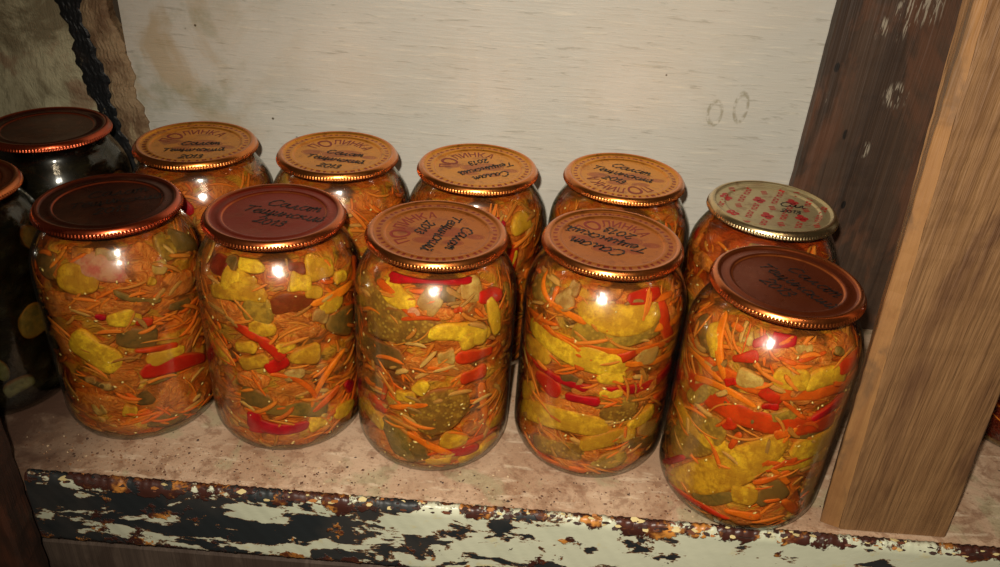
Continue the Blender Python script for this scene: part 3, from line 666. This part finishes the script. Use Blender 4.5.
def jar(name, x, y, label, lid, spec=None, seed=0, brand=None, hand=None, kinds='YYODRNACA', n_auto=34, n_shred=420, mush='mush', brine='brine', extra=None, big=1.0, group=None, nhi=.140):
    r = obj(name, None); r.location = (x, y, 0)
    tag(r, label, 'jar', group)
    rng = random.Random(seed)
    obj('glass', GLASS, None, r)
    l = obj('lid', lid_for(lid), None, r)
    if brand is not None:
        b = obj('printed_lettering', BRAND, None, l); b.rotation_euler.z = brand
    if hand: obj('handwriting', write(*hand, seed), M['ink'], l, 'black marker handwriting')
    br = obj('brine', brine_mesh(), M[brine], r)
    c = obj('vegetable_mix', core(seed), M[mush], r)
    if spec:
        for it in spec.split(';'):
            q = it.split(); piece(q[0], [float(k) for k in q[1:]], c)
        auto_pieces(rng, kinds, 22, c, back_only=True)
    else:
        auto_pieces(rng, kinds, n_auto, c, lo=.03, hi=nhi, big=big)
    if n_shred:
        vs, fs, tn = shreds(n_shred, rng, hi=.143)
        s = obj('carrot_shreds', mesh('carrot_shreds', vs, fs, attrs={'tint': tn}), M['shred'], c); s['kind'] = 'stuff'
        vs, fs, tn = shreds(int(n_shred*.28), rng, hi=.143, wid=(.0022, .0042), dep=(.0016, .0048), leng=(.008, .018))
        s = obj('onion_shreds', mesh('onion_shreds', vs, fs, attrs={'tint': tn}), M['oshred'], c); s['kind'] = 'stuff'
    if n_shred > 100:
        vs, fs = [], []
        for _ in range(150):
            t0, z0, sz = rng.uniform(-PI, PI), rng.uniform(.006, .140), rng.uniform(.0003, .0010)
            b = len(vs); a = rng.uniform(0, PI); e = rng.uniform(1, 2.2)
            for (px, py, pd) in ((-1, 0, 0), (-.5, -.8, 0), (.5, -.8, 0), (1, 0, 0), (.5, .8, 0), (-.5, .8, 0), (0, 0, -.6), (0, 0, .8)):
                px *= e; vs.append(P(t0+(px*math.cos(a)-py*math.sin(a))*sz/.05, z0+(px*math.sin(a)+py*math.cos(a))*sz, .0018+pd*sz))
            for k in range(6): fs += [(b+k, b+(k+1) % 6, b+6), (b+(k+1) % 6, b+k, b+7)]
        s = obj('sparkle_bits', mesh('sparkle_bits', vs, fs), M['seed'], c); s['kind'] = 'stuff'  # bright bits added as sparkle on the salad
    if extra: extra(r, l, c)
    return r

def W(rot, cx=0, cy=0, size=.0056):
    """three lines: salad, its name, the year"""
    return ([('Салат', -.012, .0085, 1.0), ('Тещинский', -.0235, -.0035, .95), ('2013', -.010, -.0165, .95)], rot, cx, cy, size)
FG = 'jars of mixed vegetable salad'
jar('preserve_jar', -.2552, .0032, 'front-row salad jar with red-brown lid coloured darker for its dim reflection, leftmost of the five orange-filled front jars', 'lid_dim_reflection', PIECES['F1'], 11, None, W(.5, .0, .002), group=FG)
jar('preserve_jar', -.1515, .0050, 'front-row salad jar with plain red lid handwritten in black, second orange-filled jar from the left', 'lid_red', PIECES['F2'], 12, None, W(-.16, .002, .002), group=FG)
jar('preserve_jar', -.0490, -.0032, 'middle front-row salad jar with golden printed lid and a red pepper band under its neck', 'lid_gold_dull', PIECES['F3'], 13, 1.15, W(-1.88, .004, .001, .0050), group=FG)
jar('preserve_jar', .0587, .0028, 'front-row salad jar with copper printed lid and large bright yellow cucumber crescents', 'lid_gold_dull', PIECES['F4'], 14, -.12, W(2.7, 0, .0), group=FG)
jar('preserve_jar', .1570, -.0325, 'nearest salad jar at right against the pine post, brown handwritten lid', 'lid_brown', PIECES['F5'], 15, None, W(-.98, .003, .001), group=FG)
jar('preserve_jar', -.2394, .1080, 'back-row salad jar with golden printed lid, leftmost one before the cream wall', 'lid_gold', None, 21, .42, W(.22, .004, -.010, .0044), group=FG)
jar('preserve_jar', -.1350, .1079, 'back-row salad jar with golden printed lid and yellow-green cucumber, behind the plain red lid', 'lid_gold', None, 22, 0, W(-.12, .002, -.009, .0044), kinds='YYYYOANC', group=FG, n_auto=44)
jar('preserve_jar', -.0321, .1026, 'back-row salad jar with golden printed lid with a vertical red pepper strip', 'lid_gold', None, 23, .58, W(-2.55, .006, -.002, .0046), group=FG,
    extra=lambda r, l, c: (piece('R', (-960, 1150, -1010, 920, 110, .1), c), piece('R', (-1200, 1360, -1060, 1320, 60, 0), c)))
jar('preserve_jar', .0737, .1045, 'back-row salad jar with golden lid handwritten at its upper rim, right of centre', 'lid_gold', None, 24, 2.75, W(-.42, -.001, .006, .0048), group=FG)
def silver(r, l, c):
    obj('printed_pattern', pattern_print(), M['print_red'], l, 'crimson berries and bars printed on the silver lid')
    piece('N', (-1500, 1180, -1420, 900, 90, .2), c)
jar('preserve_jar', .1722, .0700, 'back-row jar with silver-white lid printed in crimson, beside the dark board', 'lid_silver', None, 25, None,
    ([('Сал', .004, .004, .9), ('2013', .004, -.006, .7)], -.2, .002, .002, .0048), kinds='AAANRCO', mush='mush_red', group=FG, extra=silver)
jar('preserve_jar', -.3540, .1170, 'dark jar with brown lid in the back left corner before the mottled wall', 'lid_dim_reflection', None, 31, None, None, kinds='DG', n_auto=10, n_shred=0, mush='mush_dark', brine='brine_dark', big=1.4)
def whole(r, l, c):
    for v in ((-1120, 820, -1080, 600, 90, .05), (-1190, 600, -900, 330, 70, .1), (-960, 210, -560, 250, 90, .1), (-1700, 1000, -1650, 500, 240, 0)):
        piece('G', v, c)
jar('preserve_jar', -.3640, .0115, 'dark jar of grey-green cucumbers cut off by the left edge of the photo', 'lid_brown', None, 32, None, None, kinds='DG', n_auto=8, n_shred=0, mush='mush_dark', brine='brine_dark', extra=whole, big=1.6)
jar('preserve_jar', .3900, .0560, 'dark red jar on the shelf beyond the pine post at the right edge', 'lid_brown', None, 33, None, None, kinds='BR', n_auto=14, n_shred=60, mush='mush_beet')

# ---------------------------------------------------------------- the setting
def noise1(x, s): 
    return math.sin(x*13.1+s)*.5+math.sin(x*29.7+s*2.3)*.3+math.sin(x*71.3+s*.7)*.2
def grid_wall(name, x0, x1, z0, z1, y, mat, nx=40, nz=30, amp=0.0, left=None, right=None, thick=.02, seed=0, nubs=0):
    """an upright slab facing -y whose side edges may wander; front face gridded, body closed behind"""
    rng = random.Random(seed); vs, fs = [], []
    for j in range(nz+1):
        z = z0+(z1-z0)*j/nz
        a = x0+(left(z) if left else 0); b = x1+(right(z) if right else 0)
        for i in range(nx+1):
            t = i/nx; e = min(1, 6*min(t, 1-t)) if amp else 1
            vs.append((a+(b-a)*t, y-(amp*(.6+.4*rng.random())*e+nubs*max(0, noise1(z*9+t*3, i*.7))*e if amp else 0), z))
    n0 = len(vs)
    for j in range(nz):
        for i in range(nx):
            k = j*(nx+1)+i; fs.append((k, k+1, k+nx+2, k+nx+1))
    for j in range(nz+1):
        for i in (0, nx):
            p = vs[j*(nx+1)+i]; vs.append((p[0], y+thick, p[2]))
    for j in range(nz):
        L0, R0 = n0+2*j, n0+2*j+1; l, rr = j*(nx+1), j*(nx+1)+nx
        fs.append((l, l+nx+1, L0+2, L0)); fs.append((rr, R0, R0+2, rr+nx+1)); fs.append((L0, L0+2, R0+2, R0))
    return obj(name, mesh(name, vs, fs, False), mat)
lean = lambda z: -.16*(z-.15)
tag(grid_wall('wall_back', -.318, .62, -.02, .62, .185, M['wall'], 4, 4, thick=.02), kind='structure')
tag(grid_wall('wall_left', -.75, -.345, -.02, .62, .188, M['old_wall'], 60, 70, amp=.0025, thick=.02, seed=2), kind='structure')
e1 = lambda s: (lambda z: lean(z)+.0035*noise1(z*7, s)+.0012*noise1(z*40, s+1))
e1l, e1r, e2r = e1(1), e1(4), e1(9)
tag(grid_wall('trim_1', -.3535, -.3350, -.01, .62, .1855, M['tar'], 12, 260, amp=.0010, left=e1l, right=e1r, thick=.01, seed=3, nubs=.0004), kind='structure')
tag(grid_wall('trim_2', -.3345, -.3115, -.01, .62, .1835, M['flake'], 16, 260, amp=.0016, left=e1r, right=e2r, thick=.01, seed=4, nubs=.0008), kind='structure')

def box_mesh(name, x0, x1, y0, y1, z0, z1, bev=.001, shear=0, cuts=1, rough=0, seed=0):
    """a sawn board: bevelled, cut into rings along its height so that its arrises can be a little worn"""
    rng = random.Random(seed); vs, fs = [], []
    def ringpts(inset, z):
        a, b, c, d = x0+inset, x1-inset, y0+inset, y1-inset; o = bev
        return [(a+o, c, z), (b-o, c, z), (b, c+o, z), (b, d-o, z), (b-o, d, z), (a+o, d, z), (a, d-o, z), (a, c+o, z)]
    zs = [(bev, z0), (0, z0+bev)]+[(0, z0+bev+(z1-z0-2*bev)*k/cuts) for k in range(1, cuts)]+[(0, z1-bev), (bev, z1)]
    for ins, z in zs:
        for p in ringpts(ins, z):
            j = rough*rng.uniform(-1, 1); vs.append((p[0]+j+shear*(z-z0), p[1]+j*.6, p[2]))
    for k in range(len(zs)-1):
        for i in range(8):
            l = (i+1) % 8; fs.append((k*8+i, k*8+l, k*8+8+l, k*8+8+i))
    fs.append(tuple(reversed(range(8)))); fs.append(tuple(range((len(zs)-1)*8, len(zs)*8)))
    return mesh(name, vs, fs, False)

b = obj('upright_board', box_mesh('upright_board', .2185, .345, .1715, .1845, .0, .60, .0015, 0, 60, .0003, 5), M['dark_wood'])
tag(b, 'dark brown weathered board standing upright against the cream wall', 'board')

# pine post at the shelf's front edge, leaning slightly left
post = obj('upright_post', None); post.location = (.2179, -.0675, .0003)
tag(post, 'sawn pine post leaning at the shelf front right of the jars', 'post')
def section_mesh(name, sec, z1, lean, cuts, rough, seed, taper=0):
    """a sawn length of timber with the plan SEC, leaning along x"""
    rng = random.Random(seed); vs, fs = [], []; n = len(sec)
    for k in range(cuts+1):
        z = z1*k/cuts
        for (px, py) in sec:
            vs.append((px*(1-taper*z)+lean*z+rough*rng.uniform(-1, 1), py+rough*rng.uniform(-1, 1), z))
    for k in range(cuts):
        for i in range(n):
            l = (i+1) % n; fs.append((k*n+i, k*n+l, k*n+n+l, k*n+n+i))
    fs.append(tuple(reversed(range(n)))); fs.append(tuple(range(cuts*n, cuts*n+n)))
    return mesh(name, vs, fs, False)
LN = -.067
obj('post_body', section_mesh('post_body', [(0, 0), (.0006, -.0005), (.0665, -.0005), (.0678, .0006), (.0678, .0150), (-.0040, .0150), (0, .0046)], .55, LN, 70, .0002, 6), M['pine'], post)
obj('post_edge', section_mesh('post_edge', [(-.0001, .0001), (-.0001, .0048), (-.0042, .0152), (-.0066, .0148), (-.0107, .0052), (-.0104, .0045)], .55, LN, 70, .0002, 8, 1.9), M['pine_side'], post, 'lighter orange narrow side of the post')

lp = obj('upright_post', box_mesh('upright_post', -.372, -.3012, -.104, -.0795, -.20, .50, .002, 0, 90, .0006, 9), M['post_wood'])
tag(lp, 'dark rusty brown post in the bottom left corner in front of the shelf', 'post')

# shelf: board, peeling front strip
shelf = obj('storage_shelf', None); shelf.location = (0, 0, 0)
tag(shelf, 'dirty pinkish painted shelf carrying all the jars', 'shelf')
def shelf_board():
    nx, ny = 200, 60; vs, fs = [], []
    x0, x1, y0, y1 = -.60, .62, -.0722, .184
    for j in range(ny+1):
        for i in range(nx+1):
            x = x0+(x1-x0)*i/nx; y = y0+(y1-y0)*j/ny
            vs.append((x, y, -.0002-.0002*abs(noise1(x*11+y*5, 2))-(0 if j else .0012*abs(noise1(x*31, 5)))))
    for j in range(ny):
        for i in range(nx):
            k = j*(nx+1)+i; fs.append((k, k+1, k+nx+2, k+nx+1))
    b = len(vs)
    vs += [(x0, y0, -.02), (x1, y0, -.02), (x1, y1, -.02), (x0, y1, -.02)]
    fs.append((b+3, b+2, b+1, b))
    fs.append(tuple([b, b+1]+[nx-i for i in range(nx+1)]))
    top = ny*(nx+1)
    fs.append(tuple([b+2, b+3]+[top+i for i in range(nx+1)]))
    fs.append(tuple([b+3, b]+[(nx+1)*j for j in range(ny+1)])); fs.append(tuple([b+1, b+2]+[(nx+1)*j+nx for j in range(ny, -1, -1)]))
    return mesh('shelf_board', vs, fs, False)
obj('shelf_board', shelf_board(), M['shelf'], shelf)
def front_strip():
    nx, nz = 700, 44; vs, fs = [], []
    x0, x1 = -.302, .62; rng = random.Random(5)
    ph = [rng.uniform(0, 6) for _ in range(8)]
    H = .0585
    for j in range(nz+1):
        for i in range(nx+1):
            x = x0+(x1-x0)*i/nx; t = j/nz
            top = .0005*noise1(x*37, 1)+.0007*noise1(x*90, 3); bot = .0008*noise1(x*23, 7)+.0006*noise1(x*80, 4)
            z = top*(1-t)-(H-bot)*t
            rr = .0028*(1-min(1, t*9))**2; rb = .003*max(0, (t-.93)/.07)**2
            vs.append((x, -.0785+rr+rb-.0003*noise1(x*9+z*6, 2), z))
    for j in range(nz):
        for i in range(nx):
            k = j*(nx+1)+i; fs.append((k, k+nx+1, k+nx+2, k+1))
    b = len(vs)
    for j in (0, nz):
        for i in range(nx+1):
            p = vs[j*(nx+1)+i]; vs.append((p[0], -.0722, p[2]))
    for i in range(nx):
        fs.append((i, i+1, b+i+1, b+i)); q = nz*(nx+1)
        fs.append((q+i, b+nx+1+i, b+nx+2+i, q+i+1)); fs.append((b+i, b+i+1, b+nx+2+i, b+nx+1+i))
    return mesh('front_strip', vs, fs, True)
obj('front_strip', front_strip(), M['peel'], shelf, 'peeling white paint over black with rust')
rl = obj('support_rail', box_mesh('support_rail', -.60, .62, -.066, -.045, -.125, -.0735, .002, 0, 3, 0, 4), M['rail'])
tag(rl, 'dusty grey-brown rail under the peeling shelf front', 'rail')
ug = obj('under_batten', box_mesh('under_batten', -.60, .62, -.0715, -.04, -.0655, -.0205, .001, 0, 2, 0, 4), M['under'], shelf)

def crumbs():
    rng = random.Random(9); vs, fs, tn = [], [], []
    cl = [(-.262, -.055), (-.20, -.050), (-.205, -.052), (-.10, -.058), (.0, -.06), (-.15, -.055), (.11, -.06), (.10, -.04), (-.29, -.04)]
    for k in range(1500):
        if k % 3 == 0: x, y = rng.uniform(-.30, .62), rng.uniform(-.071, .17)
        elif k % 3 == 1: x, y = rng.uniform(-.30, .21), rng.uniform(-.074, -.045)
        else:
            c = rng.choice(cl); x, y = rng.gauss(c[0], .022), rng.gauss(c[1], .009)
            if y < -.0745: y = -.0745+abs(y+.0745)*.3
        y = max(y, -.0745)
        s = abs(rng.gauss(0, .00045))+.0003; s = min(s, .0013); b = len(vs); a = rng.uniform(0, PI); e = rng.uniform(.4, 1.3); t = rng.random()
        z = 0.0
        for (px, py, pz) in ((-1, 0, 0), (0, -1, .1), (1, 0, 0), (0, 1, .1), (.1, .1, .7), (0, 0, -.4)):
            px *= e*rng.uniform(.8, 1.2); py *= rng.uniform(.5, 1)
            vs.append((x+s*(px*math.cos(a)-py*math.sin(a)), y+s*(px*math.sin(a)+py*math.cos(a)), z+s*(pz+.1))); tn.append(t)
        for q in ((0, 1, 4), (1, 2, 4), (2, 3, 4), (3, 0, 4), (1, 0, 5), (2, 1, 5), (3, 2, 5), (0, 3, 5)): fs.append(tuple(b+i for i in q))
    return mesh('crumbs', vs, fs, False, {'tint': tn})
cr = obj('crumbs', crumbs(), M['crumb']); tag(cr, 'dry crumbs and grit scattered on the shelf around the jars', 'crumbs', kind='stuff')
def chips():
    rng = random.Random(19); vs, fs, tn = [], [], []
    for k in range(420):
        x = rng.uniform(-.295, .60); y = rng.uniform(-.0795, -.0735); z = rng.uniform(-.0012, .0004) if y > -.077 else rng.uniform(-.004, -.0008)
        s = rng.uniform(.0006, .0022); b = len(vs); n = 6; a0 = rng.uniform(0, 6); tx, ty = rng.uniform(-.5, .5), rng.uniform(-.2, .8); t = rng.random()
        for lay in (0, 1):
            for i in range(n):
                a = a0+2*PI*i/n; r = s*rng.uniform(.5, 1.2); px, py = r*math.cos(a)*1.5, r*math.sin(a)*.7
                vs.append((x+px, y+py, z+px*tx*.4+py*ty+lay*.00025)); tn.append(t)
        fs.append(tuple(b+n+i for i in range(n))); fs.append(tuple(b+n-1-i for i in range(n)))
        for i in range(n): fs.append((b+i, b+(i+1) % n, b+n+(i+1) % n, b+n+i))
    return mesh('rust_flakes', vs, fs, False, {'tint': tn})
def flakes_mat():
    n = NT('loose_rust_flakes'); return n.bsdf(n.ramp(n.attr('tint'), [(0, lin(52,26,16)), (.5, lin(104,56,32)), (.7, lin(166,104,44)), (.8, lin(206,186,130)), (1, lin(196,196,170))], 'CONSTANT'), .7)
fl = obj('rust_flakes', chips(), flakes_mat(), shelf); fl['kind'] = 'stuff'

# ---------------------------------------------------------------- camera and light
cam = bpy.data.cameras.new('camera'); co = bpy.data.objects.new('camera', cam); COL.objects.link(co)
Rt, Up, Fw = Vector((.99696187, .05327027, .05682708)), Vector((-.07608212, .50966684, .8570013)), Vector((-.01668981, .85872114, -.51217132))
mt = Matrix((Rt, Up, -Fw)).transposed().to_4x4(); mt.translation = Vector((0, -.44620786, .38764605))
co.matrix_world = mt
cam.sensor_width = 36; cam.lens = 818.12/1000*36; cam.clip_start = .01
S.camera = co

def spot(name, loc, target, energy, col, size, blend, radius):
    l = bpy.data.lights.new(name, 'SPOT'); l.energy = energy; l.color = col; l.spot_size = size; l.spot_blend = blend; l.shadow_soft_size = radius
    o = bpy.data.objects.new(name, l); COL.objects.link(o); o.location = loc
    o.rotation_euler = (Vector(target)-Vector(loc)).to_track_quat('-Z', 'Y').to_euler(); return o
spot('phone_flash', (-.020, -.455, .425), (.07, .04, .06), 17, (1, .93, .80), math.radians(100), 1.0, .006)
def area(name, loc, target, energy, col, size):
    l = bpy.data.lights.new(name, 'AREA'); l.energy = energy; l.color = col; l.size = size
    o = bpy.data.objects.new(name, l); COL.objects.link(o); o.location = loc
    o.rotation_euler = (Vector(target)-Vector(loc)).to_track_quat('-Z', 'Y').to_euler(); return o
area('ceiling_lamp', (.35, -1.2, 1.3), (0, 0, .1), 1.8, (1, .78, .52), .25)
w = bpy.data.worlds.new('world'); S.world = w; w.use_nodes = True
w.node_tree.nodes['Background'].inputs[0].default_value = (.9, .62, .38, 1); w.node_tree.nodes['Background'].inputs[1].default_value = .03
S.view_settings.view_transform = 'Standard'; S.view_settings.look = 'None'; S.view_settings.gamma = 1; S.view_settings.use_curve_mapping = False
S.view_settings.exposure = 0
S.cycles.max_bounces = 8; S.cycles.transparent_max_bounces = 16; S.cycles.caustics_reflective = True; S.cycles.caustics_refractive = False
S.cycles.sample_clamp_indirect = 8
